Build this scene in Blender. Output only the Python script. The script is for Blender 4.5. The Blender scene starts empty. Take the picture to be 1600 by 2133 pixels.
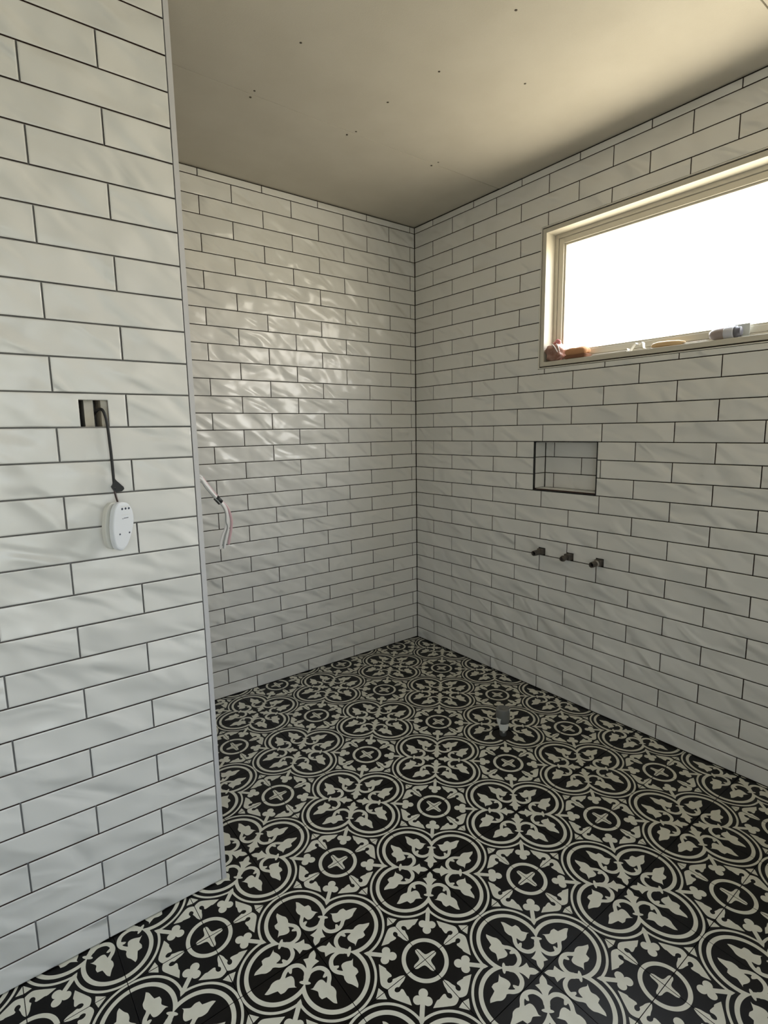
import bpy, bmesh, math, random
from mathutils import Vector, Matrix, Euler
from mathutils.geometry import delaunay_2d_cdt
import bpy
random.seed(7)
SC = bpy.context.scene
COL = SC.collection
H = 0.0785                      # one tile course (75 mm tile + joint), metres
F0 = -0.826                     # floor level in courses below the lowest full joint
def Z(k): return (k - F0) * H   # height of course joint k above the floor
def M_(v): return v * H

# ------------------------------------------------------------------ camera
def make_camera():
    yaw, pitch, roll = 0.6562, -0.1503, -0.0164
    fw = Vector((math.sin(yaw)*math.cos(pitch), math.cos(yaw)*math.cos(pitch), math.sin(pitch)))
    r0 = Vector((math.cos(yaw), -math.sin(yaw), 0)); u0 = r0.cross(fw)
    r = r0*math.cos(roll) + u0*math.sin(roll); u = -r0*math.sin(roll) + u0*math.cos(roll)
    cam = bpy.data.cameras.new('camera'); ob = bpy.data.objects.new('camera', cam); COL.objects.link(ob)
    m = Matrix((r, u, -fw)).transposed().to_4x4()
    m.translation = Vector((-27.9746*H, -32.1881*H, Z(15.8207)))
    ob.matrix_world = m
    cam.sensor_fit = 'VERTICAL'; cam.sensor_height = 36.0
    cam.lens = 1137.2264/2133*36.0
    cam.shift_x = (800-801.045)/2133; cam.shift_y = (1068.92-1066.5)/2133
    cam.clip_start = 0.02; cam.clip_end = 200
    SC.camera = ob
make_camera()

# ------------------------------------------------------------------ daylight
WORLD_STRENGTH = 10.0
def make_world():
    w = bpy.data.worlds.new('daylight'); SC.world = w; w.use_nodes = True
    nt = w.node_tree; nt.nodes.clear()
    out = nt.nodes.new('ShaderNodeOutputWorld'); bg = nt.nodes.new('ShaderNodeBackground')
    tc = nt.nodes.new('ShaderNodeTexCoord'); sep = nt.nodes.new('ShaderNodeSeparateXYZ')
    mr = nt.nodes.new('ShaderNodeMapRange'); mr.inputs['From Min'].default_value = -1; mr.inputs['From Max'].default_value = 1
    cr = nt.nodes.new('ShaderNodeValToRGB')
    e = cr.color_ramp.elements
    e[0].position = 0.0; e[0].color = (0.74, 0.65, 0.50, 1)      # sunlit dry ground
    e[1].position = 1.0; e[1].color = (0.74, 0.82, 0.95, 1)      # zenith
    a = e.new(0.47); a.color = (0.74, 0.65, 0.50, 1)
    b = e.new(0.53); b.color = (1.0, 0.905, 0.80, 1)             # horizon haze
    c = e.new(0.70); c.color = (0.92, 0.915, 0.92, 1)
    nt.links.new(tc.outputs['Generated'], sep.inputs[0]); nt.links.new(sep.outputs['Z'], mr.inputs['Value'])
    nt.links.new(mr.outputs[0], cr.inputs[0]); nt.links.new(cr.outputs[0], bg.inputs['Color'])
    bg.inputs['Strength'].default_value = WORLD_STRENGTH
    nt.links.new(bg.outputs[0], out.inputs['Surface'])
make_world()
def portal(name, loc, rot, sx, sy):
    l = bpy.data.lights.new(name, 'AREA'); l.shape = 'RECTANGLE'; l.size = sx; l.size_y = sy; l.energy = 1
    l.cycles.is_portal = True
    o = bpy.data.objects.new(name, l); o.location = loc; o.rotation_euler = rot; COL.objects.link(o)

vs = SC.view_settings
vs.view_transform = 'Standard'; vs.look = 'None'; vs.exposure = 0.52; vs.gamma = 1.0; vs.use_curve_mapping = False
SC.cycles.max_bounces = 6; SC.cycles.diffuse_bounces = 5; SC.cycles.glossy_bounces = 3; SC.cycles.adaptive_threshold = 0.06; SC.cycles.adaptive_min_samples = 16
SC.cycles.sample_clamp_indirect = 12.0
SC.cycles.caustics_reflective = False; SC.cycles.caustics_refractive = False

# ------------------------------------------------------------------ dimensions
CEIL = Z(30.45)
XL, YR = -3.0103, -2.8428                  # unseen left and rear walls
PX = -21.847*H; PY = -13.83*H              # tiled end and face of the partition
PDZ = 0.0543*H
L = 3.8749*H                               # tile pitch along a course
JT = 0.0034                                # open joint
TT = 0.007                                 # joint depth
WS0, WS1 = 11.21*H, 2.65                   # window opening along the right wall
WZ0, WZ1 = Z(19.31), Z(27.26)
NS0, NS1, NZ0, NZ1 = 11.05*H, 15.31*H, Z(12)+0.0015, Z(15)+0.0012
ND = 1.13*H

RW = (-2.65, -1.70, 0.50, 1.90)            # unseen window added for cool fill on the partition (x0, x1, z0, z1)
portal('rear_fill_portal', ((RW[0]+RW[1])/2, YR-0.13, (RW[2]+RW[3])/2), (math.radians(90), 0, 0), RW[1]-RW[0], RW[3]-RW[2])
portal('window_daylight', (0.2, -(WS0+WS1)/2, (WZ0+WZ1)/2), (0, math.radians(90), 0), WZ1-WZ0, WS1-WS0)


# ------------------------------------------------------------------ materials
def mat(name, col, rough=0.5, metal=0.0, spec=0.5, coat=0.0):
    m = bpy.data.materials.new(name); m.use_nodes = True
    b = m.node_tree.nodes['Principled BSDF']
    b.inputs['Base Color'].default_value = (*col, 1); b.inputs['Roughness'].default_value = rough
    b.inputs['Metallic'].default_value = metal; b.inputs['Specular IOR Level'].default_value = spec
    b.inputs['Coat Weight'].default_value = coat
    return m, m.node_tree, b
def noise_col(nt, b, c0, c1, scale, detail=4, coord='Object', lo=0.35, hi=0.65):
    tc = nt.nodes.new('ShaderNodeTexCoord'); n = nt.nodes.new('ShaderNodeTexNoise')
    n.inputs['Scale'].default_value = scale; n.inputs['Detail'].default_value = detail
    cr = nt.nodes.new('ShaderNodeValToRGB'); cr.color_ramp.elements[0].position = lo; cr.color_ramp.elements[1].position = hi
    cr.color_ramp.elements[0].color = (*c0, 1); cr.color_ramp.elements[1].color = (*c1, 1)
    nt.links.new(tc.outputs[coord], n.inputs['Vector']); nt.links.new(n.outputs['Fac'], cr.inputs[0])
    nt.links.new(cr.outputs[0], b.inputs['Base Color'])
    return tc, n
def bump_noise(nt, b, scale, height, detail=3, coord='Object'):
    tc = nt.nodes.new('ShaderNodeTexCoord'); n = nt.nodes.new('ShaderNodeTexNoise')
    n.inputs['Scale'].default_value = scale; n.inputs['Detail'].default_value = detail
    bp = nt.nodes.new('ShaderNodeBump'); bp.inputs['Distance'].default_value = height; bp.inputs['Strength'].default_value = 1
    nt.links.new(tc.outputs[coord], n.inputs['Vector']); nt.links.new(n.outputs['Fac'], bp.inputs['Height'])
    nt.links.new(bp.outputs[0], b.inputs['Normal'])

def glaze_material():
    m, nt, b = mat('white_wavy_glaze', (0.80, 0.79, 0.76), 0.25)
    N, K = nt.nodes, nt.links
    tc = N.new('ShaderNodeTexCoord'); oi = N.new('ShaderNodeObjectInfo')
    mp = N.new('ShaderNodeMapping'); mp.vector_type = 'TEXTURE'
    mp.inputs['Rotation'].default_value = (0, 0, math.radians(-30)); mp.inputs['Scale'].default_value = (2.3, 1.0, 1.0)
    off = N.new('ShaderNodeVectorMath'); off.operation = 'ADD'
    mul = N.new('ShaderNodeMath'); mul.operation = 'MULTIPLY'; mul.inputs[1].default_value = 37.0
    K.new(oi.outputs['Random'], mul.inputs[0])
    K.new(tc.outputs['Object'], mp.inputs['Vector']); K.new(mp.outputs[0], off.inputs[0]); K.new(mul.outputs[0], off.inputs[1])
    n1 = N.new('ShaderNodeTexNoise'); n1.inputs['Scale'].default_value = 11.5; n1.inputs['Detail'].default_value = 1.0
    n1.inputs['Roughness'].default_value = 0.35; n1.inputs['Distortion'].default_value = 0.7
    K.new(off.outputs[0], n1.inputs['Vector'])
    n2 = N.new('ShaderNodeTexNoise'); n2.inputs['Scale'].default_value = 11; n2.inputs['Detail'].default_value = 0.5
    add2 = N.new('ShaderNodeVectorMath'); add2.operation = 'ADD'
    K.new(tc.outputs['Object'], add2.inputs[0]); K.new(mul.outputs[0], add2.inputs[1]); K.new(add2.outputs[0], n2.inputs['Vector'])
    s = N.new('ShaderNodeMath'); s.operation = 'MULTIPLY_ADD'; s.inputs[1].default_value = 0.5
    K.new(n2.outputs['Fac'], s.inputs[0]); K.new(n1.outputs['Fac'], s.inputs[2])
    bp = N.new('ShaderNodeBump'); bp.inputs['Strength'].default_value = 1.0; bp.inputs['Distance'].default_value = 0.0245
    K.new(s.outputs[0], bp.inputs['Height']); K.new(bp.outputs[0], b.inputs['Normal'])
    # faint tone differences between fired tiles
    hs = N.new('ShaderNodeMapRange'); hs.inputs['To Min'].default_value = 0.97; hs.inputs['To Max'].default_value = 1.03
    K.new(oi.outputs['Random'], hs.inputs['Value'])
    mx = N.new('ShaderNodeMix'); mx.data_type = 'RGBA'; mx.blend_type = 'MULTIPLY'; mx.inputs['Factor'].default_value = 1
    mx.inputs['A'].default_value = (0.80, 0.79, 0.76, 1)
    K.new(hs.outputs[0], mx.inputs['B']); K.new(mx.outputs['Result'], b.inputs['Base Color'])
    return m
MAT_TILE = glaze_material()
MAT_BACK, nt, b = mat('dark_backing', (0.03, 0.021, 0.015), 0.9); noise_col(nt, b, (0.025, 0.017, 0.012), (0.04, 0.028, 0.02), 40)
MAT_BODY, nt, b = mat('tile_biscuit', (0.075, 0.038, 0.028), 0.9)
MAT_FBLACK, nt, b = mat('floor_black_glaze', (0.005, 0.004, 0.0035), 0.34, 0, 0.2); bump_noise(nt, b, 60, 0.0002)
MAT_FWHITE, nt, b = mat('floor_cream_glaze', (0.68, 0.66, 0.56), 0.38); noise_col(nt, b, (0.65, 0.63, 0.53), (0.71, 0.69, 0.59), 25)
MAT_FBASE, nt, b = mat('floor_screed', (0.02, 0.016, 0.013), 0.9)
MAT_CEIL, nt, b = mat('plasterboard_paper', (0.55, 0.51, 0.435), 0.85); noise_col(nt, b, (0.535, 0.495, 0.42), (0.565, 0.525, 0.45), 6); bump_noise(nt, b, 500, 0.0003)
MAT_PLASTER, nt, b = mat('plain_plaster', (0.66, 0.645, 0.61), 0.8); bump_noise(nt, b, 120, 0.0005)
MAT_SHEET, nt, b = mat('fibre_cement', (0.30, 0.29, 0.27), 0.9); noise_col(nt, b, (0.27, 0.26, 0.24), (0.33, 0.32, 0.30), 8)
MAT_TRIM, nt, b = mat('pale_satin_trim', (0.62, 0.61, 0.62), 0.35)
MAT_WPAINT, nt, b = mat('cream_window_paint', (0.64, 0.60, 0.51), 0.4)
MAT_STUD, nt, b = mat('pale_pine', (0.8, 0.74, 0.62), 0.7); noise_col(nt, b, (0.76, 0.68, 0.54), (0.84, 0.78, 0.68), 30)
MAT_SCREW, nt, b = mat('screw_steel', (0.10, 0.08, 0.06), 0.5, 0.4)
MAT_BLACK, nt, b = mat('black_rubber', (0.012, 0.012, 0.013), 0.5)
MAT_WPLASTIC, nt, b = mat('white_plastic', (0.78, 0.80, 0.84), 0.3)
MAT_BRASS, nt, b = mat('dull_plumbing_metal', (0.13, 0.115, 0.10), 0.5, 0.6)
MAT_PVC, nt, b = mat('grey_pipe_plastic', (0.16, 0.16, 0.15), 0.5)
MAT_GLASS, nt, b = mat('window_glass', (1, 1, 1), 0.0)
b.inputs['Transmission Weight'].default_value = 1.0
def glass_mat():
    m = MAT_GLASS; nt = m.node_tree; nt.nodes.clear()
    o = nt.nodes.new('ShaderNodeOutputMaterial'); t = nt.nodes.new('ShaderNodeBsdfTransparent'); t.inputs[0].default_value = (0.97, 0.985, 0.98, 1)
    g = nt.nodes.new('ShaderNodeBsdfGlossy'); g.inputs['Roughness'].default_value = 0.02
    lw = nt.nodes.new('ShaderNodeLayerWeight'); lw.inputs['Blend'].default_value = 0.5
    pw = nt.nodes.new('ShaderNodeMath'); pw.operation = 'POWER'; pw.inputs[1].default_value = 5.0
    f = nt.nodes.new('ShaderNodeMath'); f.operation = 'MULTIPLY_ADD'; f.inputs[1].default_value = 0.96; f.inputs[2].default_value = 0.04
    nt.links.new(lw.outputs['Facing'], pw.inputs[0]); nt.links.new(pw.outputs[0], f.inputs[0])
    mx = nt.nodes.new('ShaderNodeMixShader')
    nt.links.new(f.outputs[0], mx.inputs[0]); nt.links.new(t.outputs[0], mx.inputs[1]); nt.links.new(g.outputs[0], mx.inputs[2]); nt.links.new(mx.outputs[0], o.inputs[0])
glass_mat()

# ------------------------------------------------------------------ helpers
def link(name, me, parent=None, matx=None):
    o = bpy.data.objects.new(name, me); COL.objects.link(o)
    if parent is not None: o.parent = parent
    if matx is not None: o.matrix_world = matx
    return o
def mesh_from(name, V, Fc, mats, idx=None, smooth=False):
    me = bpy.data.meshes.new(name); me.from_pydata([tuple(v) for v in V], [], Fc)
    for m in (mats if isinstance(mats, (list, tuple)) else [mats]): me.materials.append(m)
    if idx: me.polygons.foreach_set('material_index', idx)
    if smooth: me.polygons.foreach_set('use_smooth', [True]*len(me.polygons))
    me.update(); return me
class MB:
    def __init__(s): s.V = []; s.F = []; s.S = []
    def add(s, V, Fc, smooth=False):
        n = len(s.V); s.V += [Vector(v) for v in V]; s.F += [tuple(i+n for i in f) for f in Fc]; s.S += [smooth]*len(Fc); return s
    def box(s, x0, x1, y0, y1, z0, z1, bev=0.0, mx=None):
        if bev <= 0:
            V = [(x0,y0,z0),(x1,y0,z0),(x1,y1,z0),(x0,y1,z0),(x0,y0,z1),(x1,y0,z1),(x1,y1,z1),(x0,y1,z1)]
            Fc = [(0,3,2,1),(4,5,6,7),(0,1,5,4),(1,2,6,5),(2,3,7,6),(3,0,4,7)]
        else:
            bm = bmesh.new(); bmesh.ops.create_cube(bm, size=1)
            for v in bm.verts:
                v.co = Vector(((x0+x1)/2+v.co.x*(x1-x0), (y0+y1)/2+v.co.y*(y1-y0), (z0+z1)/2+v.co.z*(z1-z0)))
            bmesh.ops.bevel(bm, geom=bm.edges[:], offset=bev, segments=2, affect='EDGES', profile=0.5)
            bm.verts.index_update(); V = [v.co.copy() for v in bm.verts]; Fc = [tuple(v.index for v in f.verts) for f in bm.faces]; bm.free()
        if mx is not None: V = [mx @ Vector(v) for v in V]
        return s.add(V, Fc)
    def lathe(s, prof, seg=20, mx=None, smooth=True, close=True):
        V = []; Fc = []
        for r, z in prof:
            for k in range(seg):
                a = 2*math.pi*k/seg; V.append(Vector((r*math.cos(a), r*math.sin(a), z)))
        for i in range(len(prof)-1):
            for k in range(seg):
                k2 = (k+1) % seg; Fc.append((i*seg+k, i*seg+k2, (i+1)*seg+k2, (i+1)*seg+k))
        if close:
            Fc.append(tuple(reversed(range(seg)))); Fc.append(tuple((len(prof)-1)*seg+k for k in range(seg)))
        if mx is not None: V = [mx @ v for v in V]
        return s.add(V, Fc, smooth)
    def tube(s, pts, rad, seg=8):
        pts = [Vector(q) for q in pts]; n = len(pts)
        if not isinstance(rad, (list, tuple)): rad = [rad]*n
        V = []; Fc = []
        t = (pts[1]-pts[0]).normalized(); up = Vector((0.31, 0.2, 0.93))
        a = t.cross(up).normalized()
        for i in range(n):
            t = (pts[min(i+1, n-1)]-pts[max(i-1, 0)]).normalized()
            a = (a - t*a.dot(t)).normalized(); b_ = t.cross(a)
            for k in range(seg):
                w = 2*math.pi*k/seg; V.append(pts[i]+(a*math.cos(w)+b_*math.sin(w))*rad[i])
        for i in range(n-1):
            for k in range(seg):
                k2 = (k+1) % seg; Fc.append((i*seg+k, i*seg+k2, (i+1)*seg+k2, (i+1)*seg+k))
        Fc.append(tuple(reversed(range(seg)))); Fc.append(tuple((n-1)*seg+k for k in range(seg)))
        return s.add(V, Fc, True)
    def build(s, name, m, parent=None, matx=None):
        me = mesh_from(name, s.V, s.F, m)
        me.polygons.foreach_set('use_smooth', s.S)
        return link(name, me, parent, matx)
def spline(pts, n=6):
    pts = [Vector(q) for q in pts]; out = []
    for i in range(len(pts)-1):
        p0 = pts[max(i-1, 0)]; p1 = pts[i]; p2 = pts[i+1]; p3 = pts[min(i+2, len(pts)-1)]
        for k in range(n):
            t = k/n
            out.append(0.5*((2*p1)+(p2-p0)*t+(2*p0-5*p1+4*p2-p3)*t*t+(3*p1-p0-3*p2+p3)*t**3))
    out.append(pts[-1]); return out
def structure(o): o['kind'] = 'structure'; return o
def thing(o, label, cat, group=None):
    o['label'] = label; o['category'] = cat
    if group: o['group'] = group
    return o
def empty(name, loc=(0, 0, 0)):
    o = bpy.data.objects.new(name, None); o.location = loc; o.empty_display_size = 0.05; COL.objects.link(o); return o

# ------------------------------------------------------------------ tiles on walls
def outlines(r, holes):
    """rectilinear outlines (CCW) of rectangle r minus rectangular holes"""
    x0, x1, y0, y1 = r
    xs = {x0, x1}; ys = {y0, y1}
    for a, b_, c, d in holes:
        for v in (a, b_):
            if x0 < v < x1: xs.add(v)
        for v in (c, d):
            if y0 < v < y1: ys.add(v)
    xs = sorted(xs); ys = sorted(ys)
    E = set()
    for i in range(len(xs)-1):
        for j in range(len(ys)-1):
            cx = (xs[i]+xs[i+1])/2; cy = (ys[j]+ys[j+1])/2
            if any(a < cx < b_ and c < cy < d for a, b_, c, d in holes): continue
            q = [(xs[i], ys[j]), (xs[i+1], ys[j]), (xs[i+1], ys[j+1]), (xs[i], ys[j+1])]
            for k in range(4):
                e = (q[k], q[(k+1) % 4])
                if (e[1], e[0]) in E: E.remove((e[1], e[0]))
                else: E.add(e)
    nxt = dict(E); res = []
    while nxt:
        s = next(iter(nxt)); loop = [s]; c = nxt.pop(s)
        while c != s: loop.append(c); c = nxt.pop(c)
        out = []
        n = len(loop)
        for i in range(n):
            p, q, w = loop[i-1], loop[i], loop[(i+1) % n]
            if abs((q[0]-p[0])*(w[1]-q[1])-(q[1]-p[1])*(w[0]-q[0])) > 1e-12: out.append(q)
        res.append(out)
    return res
def inset(poly, d):
    n = len(poly); out = []
    for i in range(n):
        p, q, w = poly[i-1], poly[i], poly[(i+1) % n]
        def nrm(a, b_):
            dx, dy = b_[0]-a[0], b_[1]-a[1]; l = math.hypot(dx, dy); return (-dy/l, dx/l)
        n1 = nrm(p, q); n2 = nrm(q, w)
        out.append((q[0]+d*(n1[0]+n2[0]), q[1]+d*(n1[1]+n2[1])))
    return out
TILE_CACHE = {}
def tile_mesh(poly, t=TT):
    """glazed tile with an eased edge: rim loops stepped in from the outline"""
    key = tuple((round(x, 5), round(y, 5)) for x, y in poly)
    if key in TILE_CACHE: return TILE_CACHE[key]
    n = len(poly); V = []; Fc = []
    for d, z in ((0, 0), (0, t-0.0016), (0.0006, t-0.0008), (0.0016, t-0.0003), (0.0036, t)):
        V += [(x, y, z) for x, y in inset(poly, d)]
    for l in range(4):
        for i in range(n):
            j = (i+1) % n; Fc.append((l*n+i, l*n+j, (l+1)*n+j, (l+1)*n+i))
    Fc.append(tuple(4*n+i for i in range(n)))
    me = mesh_from('wall_tile', V, Fc, [MAT_TILE, MAT_BODY], [1]*n+[0]*(3*n+1)); TILE_CACHE[key] = me
    return me
def lay_tiles(parent, frame, rects, holes, name='wall_tile'):
    """frame(s, z) -> world matrix of a tile whose centre is at s, z"""
    cnt = 0
    for r in rects:
        x0, x1, y0, y1 = r[0]+JT/2, r[1]-JT/2, r[2]+JT/2, r[3]-JT/2
        if x1-x0 < 0.004 or y1-y0 < 0.004: continue
        for poly in outlines((x0, x1, y0, y1), holes):
            bx0 = min(p[0] for p in poly); bx1 = max(p[0] for p in poly); by0 = min(p[1] for p in poly); by1 = max(p[1] for p in poly)
            if bx1-bx0 < 0.004 or by1-by0 < 0.004: continue
            cx, cy = (bx0+bx1)/2, (by0+by1)/2
            me = tile_mesh([(p[0]-cx, p[1]-cy) for p in poly])
            jit = Matrix.Translation((0, 0, random.uniform(-0.0003, 0.0002))) @ Euler((random.gauss(0, 0.0015), random.gauss(0, 0.0006), 0)).to_matrix().to_4x4()
            link(name, me, parent, frame(cx, cy) @ jit); cnt += 1
    return cnt
def course_rects(s_min, s_max, z_min, z_max, dz, off_even, off_odd, kmin=-1, kmax=30):
    out = []
    for k in range(kmin, kmax+1):
        z0, z1 = max(Z(k)+dz, z_min), min(Z(k+1)+dz, z_max)
        if k == kmin: z0 = z_min
        if k == kmax: z1 = z_max
        if z1 <= z0: continue
        off = off_even if k % 2 == 0 else off_odd
        n0 = math.floor((s_min-off)/L)
        s = off+n0*L
        while s < s_max-1e-6:
            a, b_ = max(s, s_min), min(s+L, s_max)
            if b_-a > 0.004: out.append((a, b_, z0, z1))
            s += L
    return out
def frame_right(s, z):      # normal -X
    return Matrix(((0, 0, -1, TT), (-1, 0, 0, -s), (0, 1, 0, z), (0, 0, 0, 1)))
def frame_facing(y):        # normal -Y, s = world x
    return lambda s, z: Matrix(((1, 0, 0, s), (0, 0, -1, y+TT), (0, 1, 0, z), (0, 0, 0, 1)))
def frame_end(x):           # normal +X, s = world y
    return lambda s, z: Matrix(((0, 0, 1, x-TT), (1, 0, 0, s), (0, 1, 0, z), (0, 0, 0, 1)))
def slab(mb, xa, xb, s0, s1, z0, z1, holes, axis):
    """slab of thickness xa..xb, outline cells minus holes; axis 'x' (right wall) or 'y'"""
    xs = sorted({s0, s1} | {v for h in holes for v in h[:2] if s0 < v < s1}); zs = sorted({z0, z1} | {v for h in holes for v in h[2:] if z0 < v < z1})
    for i in range(len(xs)-1):
        for j in range(len(zs)-1):
            cx = (xs[i]+xs[i+1])/2; cz = (zs[j]+zs[j+1])/2
            if any(h[0] < cx < h[1] and h[2] < cz < h[3] for h in holes): continue
            if axis == 'x': mb.box(xa, xb, -xs[i+1], -xs[i], zs[j], zs[j+1])
            else: mb.box(xs[i], xs[i+1], xa, xb, zs[j], zs[j+1])

# right wall (window wall)
tap_s = [11.83*H, 13.80*H, 15.73*H]
tap_holes = [(s-0.019, s+0.019, Z(8), Z(8.46)) for s in tap_s]
win_hole = (WS0, WS1, WZ0, WZ1); niche_hole = (NS0, NS1, NZ0, NZ1)
mb = MB()
slab(mb, TT, 0.10, -0.16, -YR+0.16, -0.05, CEIL+0.05, [win_hole, niche_hole]+tap_holes, 'x')
slab(mb, 0.10, 0.16, -0.16, -YR+0.16, -0.05, CEIL+0.05, [win_hole], 'x')
wall_right = structure(mb.build('wall_right', MAT_BACK))
a_ = 1.96*H
g = 0.0015
lay_tiles(wall_right, frame_right, course_rects(0.0, -YR, 0.001, CEIL-0.003, 0, a_, a_+L/2),
          [(WS0-g, WS1+g, WZ0-g, WZ1+g), (NS0-g, NS1+g, Z(12)-0.001, Z(15)+0.0014)]+tap_holes)
# niche lining tiles: back, far side, near side, base, head
def frame_nback(s, z): return Matrix(((0, 0, -1, ND+TT), (-1, 0, 0, -s), (0, 1, 0, z), (0, 0, 0, 1)))
nb0, nb1 = NS0+0.003, NS1-0.003
zn = [NZ0+0.007, Z(13.03), Z(14.03), NZ1-0.004]
rects = []
for i, js in enumerate(([11.72*H], [13.63*H], [11.72*H])):
    e = [nb0]+js+[nb1]
    rects += [(e[q], e[q+1], zn[i], zn[i+1]) for q in range(len(e)-1)]
lay_tiles(wall_right, frame_nback, rects, [])
def fr_side_far(s, z):   # faces -Y (towards camera), s = world x
    return Matrix(((1, 0, 0, s), (0, 0, -1, -NS0+TT-0.003), (0, 1, 0, z), (0, 0, 0, 1)))
def fr_side_near(s, z):
    return Matrix(((-1, 0, 0, s), (0, 0, 1, -NS1-TT+0.003), (0, 1, 0, z), (0, 0, 0, 1)))
for fr in (fr_side_far, fr_side_near):
    lay_tiles(wall_right, fr, [(0.012, ND, zn[i], zn[i+1]) for i in range(3)], [])
lay_tiles(wall_right, lambda s, z: Matrix(((1, 0, 0, s), (0, 1, 0, z), (0, 0, 1, NZ0+0.002), (0, 0, 0, 1))), [(0.012, ND, -nb1, -nb0)], [])
lay_tiles(wall_right, lambda s, z: Matrix(((1, 0, 0, s), (0, -1, 0, z), (0, 0, -1, NZ1+0.001), (0, 0, 0, 1))), [(0.012, ND, -nb1, -nb0)], [])
mb = MB()
for s0, s1, z0, z1 in ((NS0-0.001, NS0+0.0025, NZ0, NZ1), (NS1-0.0025, NS1+0.001, NZ0, NZ1), (NS0, NS1, NZ0-0.001, NZ0+0.0025), (NS0, NS1, NZ1-0.0025, NZ1+0.001)):
    mb.box(-0.0005, 0.0115, -s1, -s0, z0, z1)
o = mb.build('niche_edge_trim', MAT_BLACK, wall_right); o['label'] = 'black edge trim around the niche'
mb = MB(); mb.box(ND+TT, ND+TT+0.004, -NS1, -NS0, NZ0, NZ1); mb.build('niche_backing', MAT_BACK, wall_right)

# back wall
mb = MB(); mb.box(XL-0.16, 0.16, TT, 0.16, -0.05, CEIL+0.05)
wall_back = structure(mb.build('wall_back', MAT_BACK))
b0 = -0.4389*H
lay_tiles(wall_back, frame_facing(0.0), course_rects(XL+0.62, 0.0, 0.001, CEIL-0.003, 0, b0-6*L, b0-6*L-L/2), [])

# partition (nib wall) with service hole
PB = PY+0.115
PEND = PX+0.0135
sock = (-25.08*H, -24.30*H, Z(16.02)+PDZ, Z(16.80)+PDZ)
mb = MB()
slab(mb, PY+TT, PY+TT+0.012, XL-0.02, PEND-0.006, 0.0, CEIL, [(sock[0]-0.004, sock[1]+0.004, sock[2], sock[3]+0.004)], 'y')
wall_part = structure(mb.build('wall_partition', MAT_SHEET))
mb = MB(); mb.box(XL-0.02, PEND-0.006, PB-0.012, PB, 0.0, CEIL); mb.build('back_sheet', MAT_SHEET, wall_part)
mb = MB(); mb.box(PEND-0.051, PEND-0.006, PY+TT+0.012, PB-0.012, 0.0, CEIL); mb.build('end_stud', MAT_STUD, wall_part)
for sx, w in ((sock[0]+0.014, 0.020), (sock[1]-0.012, 0.035)):
    mb = MB(); mb.box(sx, sx+w, PY+TT+(0.018 if w < 0.03 else 0.0125), PB-0.03, Z(16)-0.5, Z(16)+0.5); mb.build('stud', MAT_STUD, wall_part)
mb = MB(); mb.box(sock[0]-0.03, sock[0]+0.02, PB-0.03, PB-0.014, Z(16)-0.3, Z(16)+0.3); mb.build('black_strip', MAT_BLACK, wall_part)  # plain black strip at the back of the hollow
pc = PX-1.9254*H
lay_tiles(wall_part, frame_facing(PY), course_rects(XL, PX+0.001, 0.001, CEIL-0.003, PDZ, pc-5*L, pc-5*L-L/2),
          [(sock[0], sock[1], Z(16)+PDZ, sock[3])])
mb = MB()   # L shaped edge trim
mb.box(PX+0.001, PEND, PY-0.0006, PY+TT, 0.001, CEIL-0.002)
mb.box(PEND-0.0015, PEND, PY, PY+0.012, 0.001, CEIL-0.002)
o = mb.build('edge_trim', MAT_TRIM, wall_part); o['label'] = 'pale edge trim on the end of the partition'
lay_tiles(wall_part, frame_end(PEND), course_rects(PY+0.012, PB, 0.001, CEIL-0.003, PDZ, PY+0.012, PY+0.012), [])

# unseen left and rear walls
mb = MB(); mb.box(XL-0.12, XL, YR-0.12, 0.16, -0.05, CEIL+0.05); structure(mb.build('wall_left', MAT_PLASTER))
mb = MB(); slab(mb, YR-0.12, YR, XL, TT, -0.05, CEIL+0.05, [(RW[0], RW[1], RW[2], RW[3])], 'y'); structure(mb.build('wall_rear', MAT_PLASTER))
# added window in the unseen rear wall, throws cool fill light onto the partition
w2 = structure(empty('fill_window', ((RW[0]+RW[1])/2, YR-0.06, RW[2])))
bpy.context.view_layer.update()
mb = MB()
for x0, x1, z0, z1 in ((RW[0], RW[0]+0.03, RW[2], RW[3]), (RW[1]-0.03, RW[1], RW[2], RW[3]), (RW[0]+0.03, RW[1]-0.03, RW[2], RW[2]+0.03), (RW[0]+0.03, RW[1]-0.03, RW[3]-0.03, RW[3])):
    mb.box(x0, x1, YR-0.09, YR-0.04, z0, z1, 0.002)
o = mb.build('window_frame', MAT_WPAINT, w2); o.matrix_parent_inverse = w2.matrix_world.inverted()
m_film, nt, b = mat('fill_window_tint', (0.5, 0.5, 0.5)); nt.nodes.clear()  # tint sets how much light the added window lets in
t_ = nt.nodes.new('ShaderNodeBsdfTransparent'); t_.inputs[0].default_value = (0.43, 0.475, 0.515, 1)
o_ = nt.nodes.new('ShaderNodeOutputMaterial'); nt.links.new(t_.outputs[0], o_.inputs[0])
mb = MB(); mb.box(RW[0]+0.025, RW[1]-0.025, YR-0.067, YR-0.063, RW[2]+0.025, RW[3]-0.025)
o = mb.build('pane', m_film, w2); o.matrix_parent_inverse = w2.matrix_world.inverted()

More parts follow.
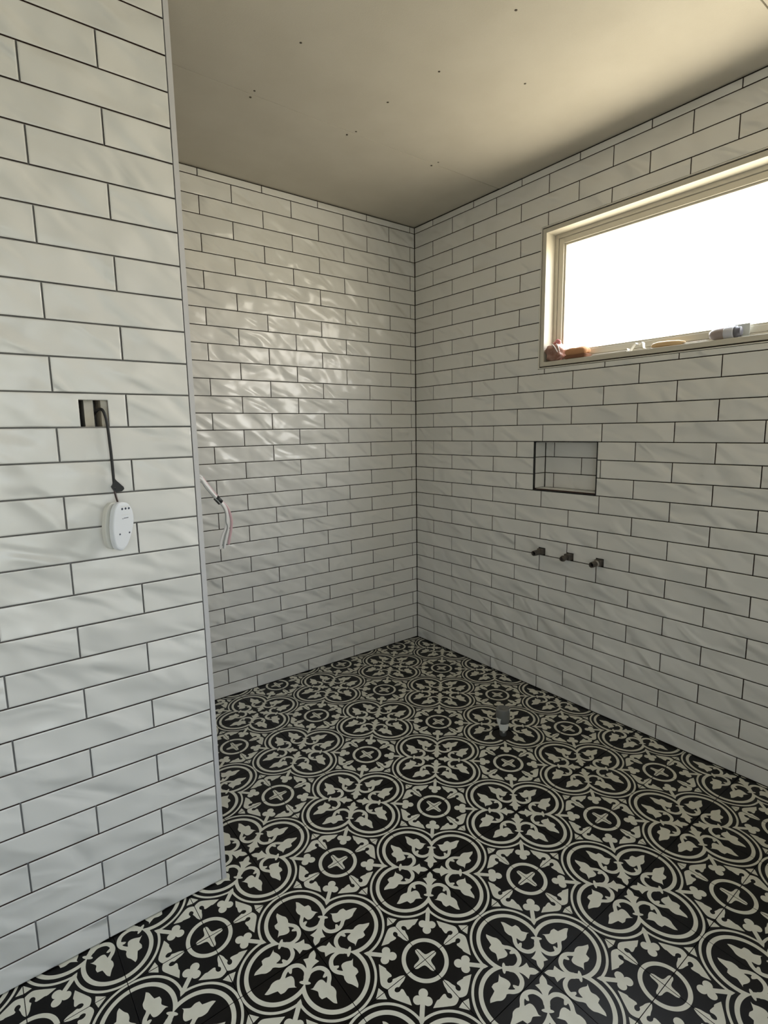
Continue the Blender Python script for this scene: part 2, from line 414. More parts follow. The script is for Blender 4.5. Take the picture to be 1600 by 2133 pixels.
# ------------------------------------------------------------------ ceiling
mb = MB(); mb.box(XL-0.12, 0.16, YR-0.12, 0.16, CEIL+0.0105, CEIL+0.16)
ceiling = structure(mb.build('ceiling', MAT_CEIL))
seams = [0.02, -7.92*H, -23.37*H, YR]
for i in range(3):
    mb = MB(); mb.box(XL, 0.004, seams[i+1]+0.002, seams[i]-0.002, CEIL+(0.0012 if i == 0 else 0.0), CEIL+0.011, 0.0009)
    mb.build('plasterboard_sheet', MAT_CEIL, ceiling)
screw_me = MB().lathe([(0.0040, 0.001), (0.0040, -0.0006), (0.0025, -0.0011), (0.001, -0.0006)], 10).build('screw', MAT_SCREW)
smesh = screw_me.data; bpy.data.objects.remove(screw_me)
for x, y in [(-16.1, -12.03), (-16.26, -8.24), (-16.2, -7.69), (-10.84, -8.14), (-11.03, -7.62), (-5.36, -8.22), (-5.40, -7.71), (-11.07, -10.98),
             (-10.67, -13.91), (-7.13, -15.51), (-10.78, -17.97), (-5.4, -22.9), (-10.8, -22.9)]:
    link('screw', smesh, ceiling, Matrix.Translation((x*H, y*H, CEIL)))

# ------------------------------------------------------------------ floor
P2 = 0.2
GX, GY = -15.4207*H, -18.3802*H
FT = 0.008
def smooth_closed(pts, sharp=(), n=4):
    """closed Catmull-Rom through 2D points, keeping the listed ones sharp"""
    out = []; N = len(pts)
    for i in range(N):
        p1 = pts[i]; p2 = pts[(i+1) % N]
        p0 = pts[i-1] if i not in sharp else p1
        p3 = pts[(i+2) % N] if ((i+1) % N) not in sharp else p2
        for k in range(n):
            t = k/n
            out.append(tuple(0.5*((2*p1[c])+(p2[c]-p0[c])*t+(2*p0[c]-5*p1[c]+4*p2[c]-p3[c])*t*t+(3*p1[c]-p0[c]-3*p2[c]+p3[c])*t**3) for c in (0, 1)))
    return out
def disc(cx, cy, r, n=20): return [(cx+r*math.cos(2*math.pi*k/n), cy+r*math.sin(2*math.pi*k/n)) for k in range(n)]
def pattern_shapes():
    S = []
    def both(p): S.append(p); S.append([(y, x) for x, y in p][::-1])
    both(smooth_closed([(.262, .300), (.189, .226), (.139, .22), (.09, .234), (.041, .278), (.014, .342), (.014, .408), (.039, .467), (.079, .513), (.092, .540),
        (.077, .580), (.080, .637), (.112, .686), (.145, .762), (.173, .73), (.191, .669), (.205, .622), (.259, .610), (.268, .561), (.252, .509), (.268, .475), (.306, .423),
        (.275, .433), (.221, .408), (.173, .398), (.138, .413), (.124, .455), (.118, .478), (.082, .440), (.070, .412), (.097, .412), (.116, .394), (.093, .373), (.068, .355),
        (.079, .320), (.104, .288), (.154, .267), (.205, .268), (.247, .30)], {0, 9, 13, 16, 17, 21, 26, 36+2}))
    S.append(smooth_closed([(.022, .022), (.032, .085), (.070, .132), (.046, .190), (.115, .194), (.168, .215), (.215, .262), (.30, .345), (.345, .30), (.262, .215), (.215, .168), (.194, .115), (.190, .046), (.132, .070), (.085, .032)],
        {0, 2, 3, 7, 8, 12, 13}))
    # knob across the stem
    k = []
    for a in range(24):
        w = 2*math.pi*a/24; u = 0.070*math.cos(w); v = 0.022*math.sin(w)*(1 if abs(math.cos(w)) < .6 else 1)
        k.append((.318+(u+v)/math.sqrt(2), .318+(-u+v)/math.sqrt(2)))
    S.append(k)
    q = .0275/math.sqrt(2)*math.sqrt(2)*.72
    S.append([(.452, .452), (.485+q, .485-q), (.64+q, .64-q), (.64-q, .64+q), (.485-q, .485+q)][::1])
    both(disc(.605, .690, .054)); S.append(disc(.708, .708, .056)); S.append(disc(.65, .65, .058))
    both(smooth_closed([(.685, .513), (.775, .546), (.805, .540), (.885, .552), (.906, .536), (.896, .502), (.910, .470), (.938, .462), (.957, .485), (.955, .512), (.940, .533),
        (.952, .572), (.963, .622), (.985, .664), (1.0, .672), (1.0, .412), (.955, .387), (.90, .382), (.82, .427), (.745, .475)], {0, 2, 4, 14, 15}))
    both([(1.0, .236), (1.0, .352), (.918, .334)])
    S.append(smooth_closed([(1, .826), (.982, .832), (.968, .860), (.963, .905), (.948, .948), (.905, .963), (.860, .968), (.832, .982), (.826, 1), (1, 1)], {0, 8, 9}))
    return S
def tile_top(hole=None):
    e = 0.0045                                   # eased rim, in tile units
    shapes = pattern_shapes()
    cl = lambda v: min(max(v, e), 1-e)
    verts = []; edges = []
    def loop(pts, closed=True):
        n0 = len(verts); ok = []
        for p in pts: verts.append(Vector((cl(p[0]), cl(p[1]))))
        n = len(pts)
        for i in range(n if closed else n-1): edges.append((n0+i, n0+(i+1) % n))
    N = 12
    sq = [(e+(1-2*e)*i/N, e) for i in range(N)]+[(1-e, e+(1-2*e)*i/N) for i in range(N)]+[(1-e-(1-2*e)*i/N, 1-e) for i in range(N)]+[(e, 1-e-(1-2*e)*i/N) for i in range(N)]
    loop(sq)
    for s in shapes: loop(s)
    def arc(cx, cy, r, a0, a1, n): loop([(cx+r*math.cos(a0+(a1-a0)*k/n), cy+r*math.sin(a0+(a1-a0)*k/n)) for k in range(n+1)], False)
    for r in (.365, .417, .470, .501):
        # union outline of the two lobes: stop at the diagonal
        t = (1+math.sqrt(max(0, 1-8*(.25-r*r)))) / 4
        ad = math.atan2(t, t-.5)
        arc(.5, 0, r, 0, ad, 36)
        arc(0, .5, r, math.pi/2, math.atan2(t-.5, t), 36)
    for r in (.241, .293): arc(1, 1, r, math.pi, 1.5*math.pi, 24)
    if hole: loop(disc(hole[0], hole[1], hole[2], 28))
    vo, eo, fo, _, _, _ = delaunay_2d_cdt(verts, edges, [], 0, 1e-5)
    def inside(p, poly):
        c = False; n = len(poly); x, y = p
        for i in range(n):
            x1, y1 = poly[i]; x2, y2 = poly[i-1]
            if (y1 > y) != (y2 > y) and x < (x2-x1)*(y-y1)/(y2-y1)+x1: c = not c
        return c
    boxes = [(min(p[0] for p in s), max(p[0] for p in s), min(p[1] for p in s), max(p[1] for p in s)) for s in shapes]
    T = []; I = []
    for f in fo:
        cx = sum(vo[i].x for i in f)/3; cy = sum(vo[i].y for i in f)/3
        if not (e-1e-6 < cx < 1-e+1e-6 and e-1e-6 < cy < 1-e+1e-6): continue
        if hole and math.hypot(cx-hole[0], cy-hole[1]) < hole[2]*0.995: continue
        sd = min(math.hypot(cx-.5, cy), math.hypot(cx, cy-.5)); dc = math.hypot(1-cx, 1-cy)
        far = math.hypot(cx-.5, cy) if cx > cy else math.hypot(cx, cy-.5)
        w = ((.365 < sd < .417 or .470 < sd < .501) and cx+cy > .66 and sd == far) or .241 < dc < .293
        w = w or ((.365 < sd < .417 or .470 < sd < .501) and cx+cy > .66)
        w = w or any(bx[0] <= cx <= bx[1] and bx[2] <= cy <= bx[3] and inside((cx, cy), s) for s, bx in zip(shapes, boxes))
        T.append(tuple(f)); I.append(1 if w else 0)
    V = [(v.x*P2, v.y*P2, 0.0) for v in vo]
    # rim and sides
    g0 = 0.0011/P2
    def ring(d, z): return [((d+(1-2*d)*a)*P2, (d+(1-2*d)*b_)*P2, z) for a, b_ in ((0, 0), (1, 0), (1, 1), (0, 1))]
    n0 = len(V)
    V += ring(e, 0.0)+ring(g0+0.0012, -0.0004)+ring(g0, -0.0012)+ring(g0, -FT)
    for l in range(3):
        for k in range(4):
            k2 = (k+1) % 4; T.append((n0+(l+1)*4+k, n0+(l+1)*4+k2, n0+l*4+k2, n0+l*4+k)); I.append(0)
    if hole:
        n0 = len(V); c = disc(hole[0], hole[1], hole[2], 28)
        V += [(x*P2, y*P2, 0) for x, y in c]+[(x*P2, y*P2, -FT) for x, y in c]
        for k in range(28):
            k2 = (k+1) % 28; T.append((n0+k, n0+k2, n0+28+k2, n0+28+k)); I.append(0)
    return V, T, I
PIPE = Vector((-5.93*H, -13.93*H, 0))
V, T, I = tile_top()
tile_full = mesh_from('floor_tile', V, T, [MAT_FBLACK, MAT_FWHITE], I)
mb = MB(); mb.box(XL-0.12, 0.16, YR-0.12, 0.16, -0.12, -0.0055)
floor = structure(mb.build('floor', MAT_FBASE))
kx0 = math.floor((XL-GX)/P2+1e-4); kx1 = math.ceil((0-GX)/P2-1e-4); ky0 = math.floor((YR-GY)/P2+1e-4); ky1 = math.ceil((0-GY)/P2-1e-4)
for i in range(kx0, kx1):
    for j in range(ky0, ky1):
        ci = i if i % 2 == 0 else i+1; cj = j if j % 2 == 0 else j+1
        sx = 1 if i % 2 == 0 else -1; sy = 1 if j % 2 == 0 else -1
        rot = {(1, 1): 0, (-1, 1): 1, (-1, -1): 2, (1, -1): 3}[(sx, sy)]
        mx = Matrix.Translation((GX+ci*P2, GY+cj*P2, random.uniform(-0.0003, 0.0002))) @ Matrix.Rotation(rot*math.pi/2, 4, 'Z')
        x0, x1 = GX+i*P2, GX+(i+1)*P2; y0, y1 = GY+j*P2, GY+(j+1)*P2
        me = tile_full
        if x0 < PIPE.x < x1 and y0 < PIPE.y < y1:
            lp = mx.inverted() @ PIPE
            V, T, I = tile_top((lp.x/P2, lp.y/P2, 0.048/P2))
            me = mesh_from('floor_tile_drilled', V, T, [MAT_FBLACK, MAT_FWHITE], I)
        if x1 > 0.001 or y1 > 0.001:
            bm = bmesh.new(); bm.from_mesh(tile_full); inv = mx.inverted()
            for lim, axis in ((x1, 0), (y1, 1)):
                if lim > 0.001:
                    co = Vector((0, 0, 0)); co[axis] = -0.0005
                    no = Vector((0, 0, 0)); no[axis] = 1
                    bmesh.ops.bisect_plane(bm, geom=bm.verts[:]+bm.edges[:]+bm.faces[:], plane_co=inv @ co, plane_no=inv.to_3x3() @ no, clear_outer=True, dist=1e-6)
            me = bpy.data.meshes.new('floor_tile_cut'); bm.to_mesh(me); bm.free()
            for m in (MAT_FBLACK, MAT_FWHITE):
                if len(me.materials) < 2: me.materials.append(m)
        link('floor_tile', me, floor, mx)

# ------------------------------------------------------------------ window
win = structure(empty('window_1', (0.03, -(WS0+WS1)/2, WZ0)))
def wframe(name, x0, x1, ins, w, m, bev=0.0015, parent=win):
    """rectangular ring in the wall plane: inset ins from the opening, bar width w"""
    s0, s1, z0, z1 = WS0+ins, WS1-ins, WZ0+ins, WZ1-ins
    mb = MB()
    mb.box(x0, x1, -s0-w, -s0, z0, z1, bev); mb.box(x0, x1, -s1, -s1+w, z0, z1, bev)
    mb.box(x0, x1, -s1+w, -s0-w, z0, z0+w, bev); mb.box(x0, x1, -s1+w, -s0-w, z1-w, z1, bev)
    o = mb.build(name, m, parent); o.matrix_parent_inverse = parent.matrix_world.inverted(); return o
bpy.context.view_layer.update()
MAT_WTRIM, nt, b = mat('white_tile_trim', (0.80, 0.77, 0.70), 0.3)
wframe('tile_trim', -0.0015, 0.014, 0.0, 0.0042, MAT_WTRIM, 0.0012)
wframe('gap_shadow_strip', 0.006, 0.03, 0.0042, 0.005, MAT_BACK, 0)
wframe('reveal_lining', -0.0008, 0.066, 0.0092, 0.0198, MAT_WPAINT, 0.0015)
wframe('window_frame', 0.066, 0.125, 0.0092, 0.036, MAT_WPAINT, 0.002)
wframe('sash', 0.070, 0.105, 0.0470, 0.024, MAT_WPAINT, 0.002)
wframe('glazing_bead', 0.078, 0.098, 0.0705, 0.009, MAT_WPAINT, 0.002)
ins = 0.076
mb = MB(); mb.box(0.086, 0.090, -(WS1-ins), -(WS0+ins), WZ0+ins, WZ1-ins)
o = mb.build('pane', MAT_GLASS, win); o.matrix_parent_inverse = win.matrix_world.inverted()

# ------------------------------------------------------------------ control unit hanging from the service hole
def outline_solid(mb, pts, y0, y1, bev, mx):
    """prism of a convex x/z outline between y0 (front) and y1, with an eased front edge"""
    n = len(pts); cx = sum(q[0] for q in pts)/n; cz = sum(q[1] for q in pts)/n
    V = []
    def ring(sc, y): V.extend(mx @ Vector((cx+(x-cx)*sc, y, cz+(z-cz)*sc)) for x, z in pts)
    k = 1-bev/0.03
    ring(k*0.985, y0); ring(k+(1-k)*0.6, y0+bev*0.25); ring(1, y0+bev); ring(1, y1-bev*0.5); ring(0.96, y1)
    Fc = [tuple(range(n))]
    for l in range(4):
        for i in range(n):
            j = (i+1) % n; Fc.append((l*n+i, (l+1)*n+i, (l+1)*n+j, l*n+j))
    Fc.append(tuple(4*n+i for i in reversed(range(n))))
    mb.add(V, Fc); return mb
egg = smooth_closed([(-.013, .056), (.000, .0585), (.014, .055), (.026, .040), (.030, .020), (.028, .000), (.021, -.022), (.010, -.044), (.001, -.054), (-.010, -.057), (-.022, -.049), (-.028, -.030), (-.030, -.006), (-.028, .018), (-.023, .042)], (), 4)
DEV = empty('control_unit', (-1.911, PY-0.036, 1.091))
thing(DEV, 'white oval plastic control unit dangling from the black cable below the wall hole', 'control unit')
DM = Matrix.Translation(DEV.location) @ Matrix.Rotation(math.radians(28), 4, 'Z') @ Matrix.Rotation(math.radians(3), 4, 'X')
def dev_part(name, mbx, m, par=DEV):
    bpy.context.view_layer.update()
    o = mbx.build(name, m, par); o.matrix_parent_inverse = Matrix.Translation(DEV.location).inverted() if par is DEV else par.matrix_world.inverted(); return o
front = dev_part('front_shell', outline_solid(MB(), egg, -0.012, 0.003, 0.003, DM), MAT_WPLASTIC)
back_egg = [(x*0.97-0.006, z*0.97) for x, z in egg]
MAT_WPL2, nt, b = mat('warm_white_plastic', (0.70, 0.69, 0.64), 0.35)
back = dev_part('back_plate', outline_solid(MB(), back_egg, 0.0075, 0.021, 0.002, DM), MAT_WPL2)
dev_part('spacer', outline_solid(MB(), [(x*0.86, z*0.86) for x, z in egg], 0.002, 0.009, 0.001, DM), MAT_WPL2)
MAT_RECESS, nt, b = mat('recess_dark', (0.05, 0.06, 0.09), 0.6)
RX = Matrix.Rotation(math.radians(90), 4, 'X')
for x, z, r in [(-.003, .043, .0028), (.0065, .043, .0028), (.0158, .0425, .0028), (-.0125, -.0165, .0022), (.0145, -.0165, .0022)]:
    dev_part('screw_hole', MB().lathe([(r, 0.0), (r, 0.0010), (r*0.7, 0.0012)], 10, DM @ Matrix.Translation((x, -0.0112, z)) @ RX), MAT_RECESS, front)
mb = MB(); mb.box(-.006, .019, -.0124, -.0118, .0475, .0485, 0, DM); mb.box(-.006, .019, -.0124, -.0118, .028, .0285, 0, DM); dev_part('label_recess', mb, MAT_WPL2, front)
mb = MB()   # small printed mark, too small to read
for k, (x0, x1) in enumerate(((-.004, -.0005), (.001, .0035), (.0042, .0066), (.0073, .0098), (.0105, .013))):
    mb.box(x0, x1, -.0123, -.0119, .0195+(-.0004 if k == 0 else 0), .0212 if k else .0202, 0, DM)
dev_part('printed_mark', mb, MAT_RECESS, front)
dev_part('screw_hole', MB().lathe([(.0019, 0.0), (.0019, 0.0010), (.0012, 0.0012)], 10, DM @ Matrix.Translation((-.0325, 0.014, -.016)) @ Matrix.Rotation(math.radians(-90), 4, 'Y')), MAT_RECESS, back)

cab = empty('black_cable', (-1.922, PY+0.01, 1.37)); thing(cab, 'black cable hanging out of the square hole in the tiled partition', 'cable')
def part(name, mbx, m, par):
    o = mbx.build(name, m, par); bpy.context.view_layer.update(); o.matrix_parent_inverse = par.matrix_world.inverted(); return o
pts = spline([(-1.935, PY+0.045, 1.352), (-1.928, PY+0.020, 1.365), (-1.922, PY-0.004, 1.366), (-1.917, PY-0.010, 1.350), (-1.9145, PY-0.011, 1.325), (-1.913, PY-0.011, 1.285), (-1.912, PY-0.011, 1.245), (-1.912, PY-0.012, 1.20), (-1.912, PY-0.014, 1.178)], 6)
part('sheath', MB().tube(pts, 0.0034, 10), MAT_BLACK, cab)
mb = MB(); V = []
for yy in (-0.0165, -0.0095):
    V += [Vector((x, PY+yy, z)) for x, z in [(-1.911, 1.205), (-1.9065, 1.198), (-1.892, 1.182), (-1.8915, 1.177), (-1.897, 1.172), (-1.910, 1.171), (-1.9155, 1.176), (-1.9195, 1.184), (-1.916, 1.189)]]
mb.add(V, [tuple(range(9)), tuple(reversed(range(9, 18)))]+[(i, 9+i, 9+(i+1) % 9, (i+1) % 9) for i in range(9)])
part('tape_flag', mb, MAT_BLACK, cab)
MAT_WIRE, nt, b = mat('dark_brown_wire', (0.035, 0.018, 0.018), 0.45)
part('wire_core', MB().tube(spline([(-1.913, PY-0.014, 1.176), (-1.912, PY-0.017, 1.163), (-1.911, PY-0.026, 1.150), (-1.910, PY-0.034, 1.140)]), 0.0022, 8), MAT_WIRE, cab)
MAT_SHRINK, nt, b = mat('clear_ferrule', (0.45, 0.42, 0.42), 0.25)
part('ferrule', MB().tube(spline([(-1.9095, PY-0.015, 1.168), (-1.909, PY-0.019, 1.159), (-1.909, PY-0.025, 1.150)]), 0.0016, 8), MAT_SHRINK, cab)

# ------------------------------------------------------------------ loose cables at the partition end
MAT_CABLE, nt, b = mat('white_cable_sheath', (0.66, 0.64, 0.63), 0.4)
MAT_CPINK, nt, b = mat('pink_cable_core', (0.52, 0.34, 0.36), 0.4)
MAT_CGREY, nt, b = mat('grey_cable_core', (0.24, 0.25, 0.24), 0.4)
wire = empty('cable_bundle', (PEND, -1.03, 1.19)); thing(wire, 'loose white cables with black tape sticking out behind the partition edge', 'cable')
yb = -1.03
def strand(name, xz, r, m, dy=0.0, x0=None):
    part(name, MB().tube(spline([(PEND-0.012, yb+dy, xz[0][1]+0.014)]+[(x, yb+dy, z) for x, z in xz], 4), r, 8), m, wire)
strand('cable_strand', [(-1.681, 1.191), (-1.676, 1.183), (-1.660, 1.159), (-1.644, 1.135), (-1.632, 1.121), (-1.616, 1.100), (-1.611, 1.082), (-1.6095, 1.057), (-1.612, 1.032), (-1.619, 1.008), (-1.623, 0.993), (-1.626, 0.979)], 0.0038, MAT_CABLE)
strand('cable_strand', [(-1.682, 1.184), (-1.671, 1.168), (-1.656, 1.147), (-1.644, 1.132), (-1.634, 1.119), (-1.621, 1.100), (-1.615, 1.082), (-1.616, 1.057), (-1.619, 1.039), (-1.629, 1.019), (-1.635, 1.0), (-1.638, 0.980)], 0.0038, MAT_CABLE, -0.004)
strand('cable_strand', [(-1.680, 1.190), (-1.667, 1.174), (-1.652, 1.152), (-1.638, 1.133), (-1.629, 1.120), (-1.613, 1.103), (-1.603, 1.084), (-1.598, 1.056), (-1.601, 1.031), (-1.607, 1.007), (-1.611, 0.989)], 0.0038, MAT_CPINK, 0.003)
strand('cable_core', [(-1.683, 1.176), (-1.672, 1.160), (-1.658, 1.141), (-1.646, 1.127), (-1.636, 1.116), (-1.624, 1.098), (-1.6185, 1.080), (-1.6185, 1.057), (-1.615, 1.040), (-1.623, 1.019), (-1.629, 1.0), (-1.631, 0.984)], 0.0016, MAT_CGREY, -0.0075)
part('tape_band', MB().tube([(-1.6405, yb, 1.1285), (-1.635, yb, 1.1215), (-1.6275, yb, 1.1125)], 0.0085, 10), MAT_BLACK, wire)

# ------------------------------------------------------------------ tap stubs in the window wall
MAT_BORE, nt, b = mat('pipe_bore_black', (0.008, 0.007, 0.006), 0.8)
stub_labels = ['dull metal pipe stub on the window wall, nearest the room corner', 'dark narrow pipe stub in the middle of the three in the wall', 'dull metal pipe stub with a pale thread band, farthest from the room corner']
for k, s_ in enumerate(tap_s):
    zc = Z(8.235)
    e = empty('pipe_stub', (0.0, -s_, zc)); thing(e, stub_labels[k], 'pipe', 'tap connections under the niche')
    mb = MB(); mb.box(-0.020 if k != 1 else -0.026, 0.055, -s_-0.0165, -s_+0.0150, zc-0.014, zc+0.0150, 0.0035); part('elbow_body', mb, MAT_BRASS, e)
    ax = Matrix.Translation((-0.018, -s_, zc-0.001)) @ Matrix.Rotation(math.radians(-90), 4, 'Y')
    r = 0.0125 if k != 1 else 0.0105
    x1 = 0.047
    prof = [(r+0.001, 0.0), (r+0.001, 0.008), (r, 0.009)]
    for t in range(7): prof += [(r, 0.012+t*0.0045), (r+0.0007, 0.0135+t*0.0045), (r, 0.015+t*0.0045)]
    prof += [(r, x1), (r-0.0022, x1+0.0006), (r-0.0030, x1-0.001), (r-0.0032, x1-0.022)]
    nz = part('threaded_nozzle', MB().lathe(prof, 18, ax), MAT_BRASS, e)
    part('bore', MB().lathe([(r-0.0034, x1-0.03), (r-0.0031, x1-0.012), (0.0008, x1-0.0121)], 18, ax), MAT_BORE, nz)
    if k == 1: part('collar', MB().lathe([(r+0.0028, 0.028), (r+0.0034, 0.031), (r+0.0034, 0.036), (r+0.0026, 0.039)], 18, ax), MAT_BRASS, nz)
    if k == 2: part('thread_tape', MB().lathe([(r+0.0012, 0.005), (r+0.0016, 0.007), (r+0.0016, 0.014), (r+0.001, 0.016)], 18, ax), mat('pale_thread_tape', (0.42, 0.39, 0.36), 0.5)[0], nz)

# ------------------------------------------------------------------ waste pipe standing in the drilled floor tile
wp = empty('waste_pipe', (PIPE.x, PIPE.y, 0)); thing(wp, 'grey capped pipe with white tape standing in a hole in the patterned floor', 'pipe')
TL = Matrix.Translation((PIPE.x, PIPE.y, 0)) @ Euler((math.radians(-3), math.radians(2), 0)).to_matrix().to_4x4()
part('pipe', MB().lathe([(0.015, -0.004), (0.015, 0.03), (0.0205, 0.055), (0.022, 0.075)], 20, TL), MAT_PVC, wp)
part('cap', MB().lathe([(0.0225, 0.055), (0.0265, 0.058), (0.0290, 0.070), (0.0300, 0.100), (0.0300, 0.112), (0.0275, 0.117), (0.019, 0.1185), (0.018, 0.114), (0.002, 0.1135)], 24, TL), MAT_PVC, wp)
MAT_TAPE, nt, b = mat('white_tape', (0.76, 0.77, 0.73), 0.5)
def partial_cone(prof, a0, a1, seg=10):
    V = []; Fc = []
    for l, (r, z, w) in enumerate(prof):
        for k in range(seg+1):
            a = (a0+a1)/2+(a1-a0)*(k/seg-.5)*w; V.append(TL @ Vector((r*math.cos(a), r*math.sin(a), z)))
    for l in range(len(prof)-1):
        for k in range(seg): i = l*(seg+1)+k; Fc.append((i, i+1, i+seg+2, i+seg+1))
    m_ = MB(); n = len(V)
    C0 = TL @ Vector((0, 0, 0)); V2 = [v+(Vector((C0.x, C0.y, v.z))-v).normalized()*0.0012 for v in V]
    m_.add(V+V2, Fc+[tuple(n+i for i in reversed(f)) for f in Fc])
    return m_
va = math.atan2(-1, -1)
part('tape_wrap', partial_cone([(0.0125, 0.001, .22), (0.0165, 0.018, .28), (0.0235, 0.026, .75), (0.0255, 0.044, .95), (0.0262, 0.054, .9)], va-0.9, va+1.2), MAT_TAPE, wp)
part('tape_tail', partial_cone([(0.0265, 0.048, .5), (0.0300, 0.070, .8), (0.0306, 0.079, 1.0)], va-1.2, va-0.35), MAT_TAPE, wp)
part('rim_highlight', partial_cone([(0.0300, 0.104, 1), (0.0312, 0.112, 1), (0.0296, 0.1165, .8)], va+1.0, va+1.7), MAT_TAPE, wp)  # white patch on the cap rim, a highlight put in as colour

# ------------------------------------------------------------------ things left on the window sill
SZ = WZ0+0.0292
from mathutils import noise as mnoise
def lump(name, c, rad, m, par=None, amp=0.12, freq=40, flat=None, sub=3, seed=0, power=2.0):
    bm = bmesh.new(); bmesh.ops.create_icosphere(bm, subdivisions=sub, radius=1)
    c = Vector(c)
    for v in bm.verts:
        d = v.co.normalized()
        if power != 2.0:
            k = (abs(d.x)**power+abs(d.y)**power+abs(d.z)**power)**(-1/power); d = d*k
        q = Vector((d.x*rad[0], d.y*rad[1], d.z*rad[2]))
        q = q*(1+amp*mnoise.noise(q*freq+Vector((seed*7.1, seed*3.3, seed))))
        v.co = c+q
        if flat is not None and v.co.z < flat: v.co.z = flat
    me = bpy.data.meshes.new(name); bm.to_mesh(me); bm.free(); me.materials.append(m)
    me.polygons.foreach_set('use_smooth', [True]*len(me.polygons))
    o = link(name, me)
    if par is not None:
        bpy.context.view_layer.update(); o.parent = par; o.matrix_parent_inverse = par.matrix_world.inverted()
    return o
m_bag, nt, b = mat('reddish_brown_wrap', (0.23, 0.115, 0.08), 0.35); noise_col(nt, b, (0.28, 0.13, 0.09), (0.42, 0.25, 0.20), 45)
m_pink, nt, b = mat('pink_plastic', (0.55, 0.20, 0.20), 0.35)
m_white, nt, b = mat('stripe_white', (0.75, 0.70, 0.66), 0.3)
e = empty('wrapped_bundle', (0.026, -0.957, SZ)); thing(e, 'reddish brown wrapped bundle with a pink top in the corner of the window sill', 'bundle')
lump('wrapped_body', (0.026, -0.957, SZ+0.038), (0.036, 0.041, 0.040), m_bag, e, 0.35, 45, SZ, 4, 2, 2.6)
lump('top_knot', (0.030, -0.962, SZ+0.083), (0.016, 0.019, 0.014), m_pink, e, 0.45, 70, None, 3, 5)
for k in range(2):
    a = spline([(0.004+0.012*k, -0.945-0.02*k, SZ+0.078), (-0.010+0.008*k, -0.972-0.014*k, SZ+0.062), (-0.008+0.008*k, -0.990-0.006*k, SZ+0.035)], 6)
    part('white_stripe', MB().tube(a, [0.0012+0.0012*math.sin(math.pi*i/(len(a)-1)) for i in range(len(a))], 6), m_white, e)  # thin white stripes running down the bundle
m_sponge, nt, b = mat('orange_sponge', (0.58, 0.30, 0.15), 0.9); bump_noise(nt, b, 300, 0.002); 
m_sbase, nt, b = mat('brown_sponge_base', (0.22, 0.10, 0.055), 0.9)
e = empty('sponge', (0.030, -1.070, SZ)); thing(e, 'orange brown sponge beside the wrapped bundle on the window sill', 'sponge')
lump('foam_top', (0.030, -1.070, SZ+0.030), (0.028, 0.054, 0.020), m_sponge, e, 0.22, 35, None, 4, 3, 3.0)
lump('scourer_base', (0.030, -1.070, SZ+0.009), (0.029, 0.055, 0.009), m_sbase, e, 0.06, 40, None, 4, 9, 6.0)
m_strip, nt, b = mat('white_plastic_strip', (0.82, 0.78, 0.70), 0.35)
mb = MB(); mb.box(0.002, 0.012, -1.312, -1.158, SZ, SZ+0.0045, 0.001)
thing(mb.build('plastic_strip', m_strip), 'thin white plastic strip lying along the front of the window sill', 'strip')
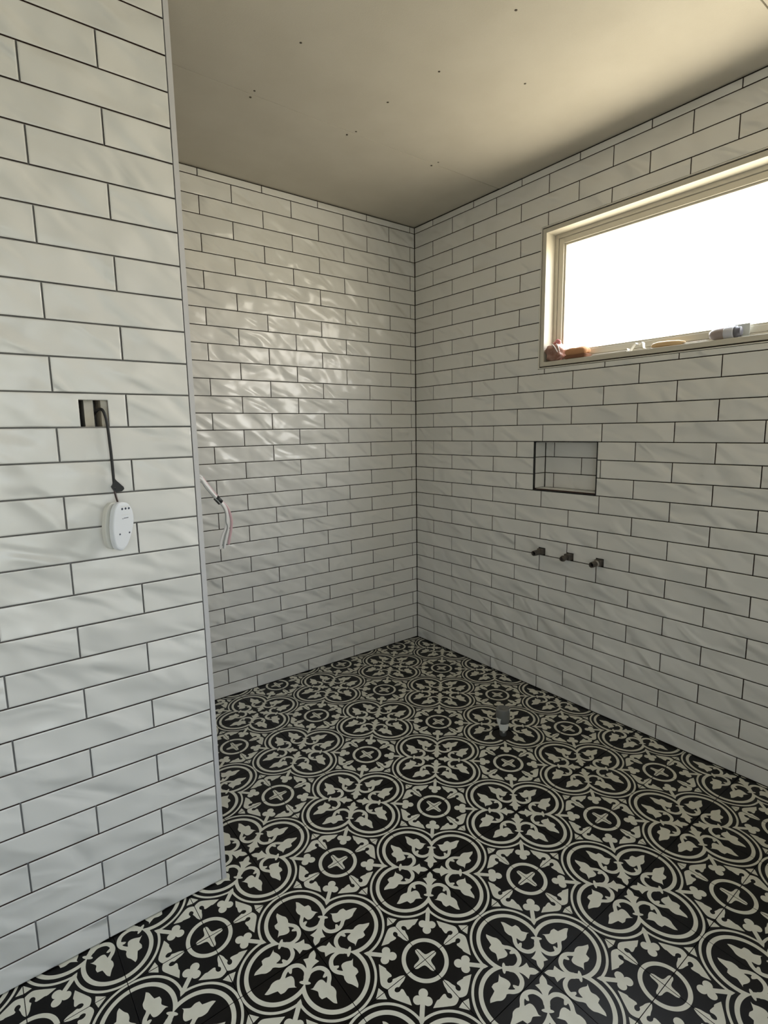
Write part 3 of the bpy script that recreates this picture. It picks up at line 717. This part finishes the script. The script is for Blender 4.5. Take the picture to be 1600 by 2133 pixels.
# curled offcut of plastic
prof = spline([(-1.308, 0.012, 0), (-1.316, 0.001, 0), (-1.326, 0.012, 0), (-1.340, 0.029, 0), (-1.352, 0.022, 0), (-1.362, 0.030, 0), (-1.372, 0.026, 0), (-1.376, 0.006, 0), (-1.392, 0.001, 0), (-1.405, 0.006, 0)], 5)
n = len(prof); V = []; Fc = []
for x in (0.010, 0.030):
    for off in (0.0, 0.0018): V += [(x, q.x, SZ+q.y+off) for q in prof]
for i in range(n-1):
    Fc += [(i, i+1, n+i+1, n+i), (2*n+i+1, 2*n+i, 3*n+i, 3*n+i+1), (n+i, n+i+1, 3*n+i+1, 3*n+i), (i+1, i, 2*n+i, 2*n+i+1)]
thing(link('plastic_offcut', mesh_from('plastic_offcut', V, Fc, m_strip)), 'curled white plastic offcut in the middle of the window sill', 'offcut')
m_tan, nt, b = mat('tan_handle', (0.64, 0.44, 0.23), 0.45); m_blade, nt, b = mat('bright_steel', (0.75, 0.72, 0.66), 0.25, 0.9)
e = empty('hand_tool', (0.022, -1.47, SZ)); thing(e, 'tan handled hand tool with a slim steel blade on the window sill', 'tool')
hp = [(0.022, -1.405, SZ+0.0085), (0.022, -1.412, SZ+0.011), (0.022, -1.43, SZ+0.0125), (0.022, -1.47, SZ+0.012), (0.022, -1.51, SZ+0.0105), (0.022, -1.532, SZ+0.009)]
part('handle', MB().tube(hp, [0.005, 0.0095, 0.0115, 0.0115, 0.0095, 0.0055], 12), m_tan, e)
mb = MB(); mb.box(0.012, 0.032, -1.612, -1.528, SZ+0.005, SZ+0.0065, 0.0005); part('blade', mb, m_blade, e)
m_grey, nt, b = mat('mauve_grey_plastic', (0.36, 0.30, 0.285), 0.4); m_band, nt, b = mat('pale_blue_band', (0.62, 0.63, 0.70), 0.35); m_dark, nt, b = mat('slate_cap', (0.10, 0.095, 0.11), 0.5)
e = empty('bottle', (0.028, -1.67, SZ)); thing(e, 'mauve grey bottle lying on its side with a pale blue band on the window sill', 'bottle')
ax = Matrix.Translation((0.028, -1.615, SZ+0.0225)) @ Matrix.Rotation(math.radians(90), 4, 'X')
part('bottle_body', MB().lathe([(0.004, 0.0), (0.012, 0.002), (0.0175, 0.010), (0.0210, 0.024), (0.0222, 0.045), (0.0222, 0.055)], 20, ax), m_grey, e)
part('band', MB().lathe([(0.0222, 0.052), (0.0226, 0.055), (0.0226, 0.080), (0.0212, 0.084)], 20, ax), m_band, e)
part('cap', MB().lathe([(0.0205, 0.083), (0.0212, 0.086), (0.0212, 0.090), (0.0170, 0.091), (0.0165, 0.103), (0.014, 0.105)], 20, ax), m_dark, e)
m_card, nt, b = mat('pale_grey_card', (0.55, 0.57, 0.55), 0.6)
mb = MB(); mb.box(0.056, 0.059, -1.735, -1.655, SZ, SZ+0.052, 0.0006)
thing(mb.build('card', m_card), 'pale grey card standing against the window frame behind the bottle', 'card')
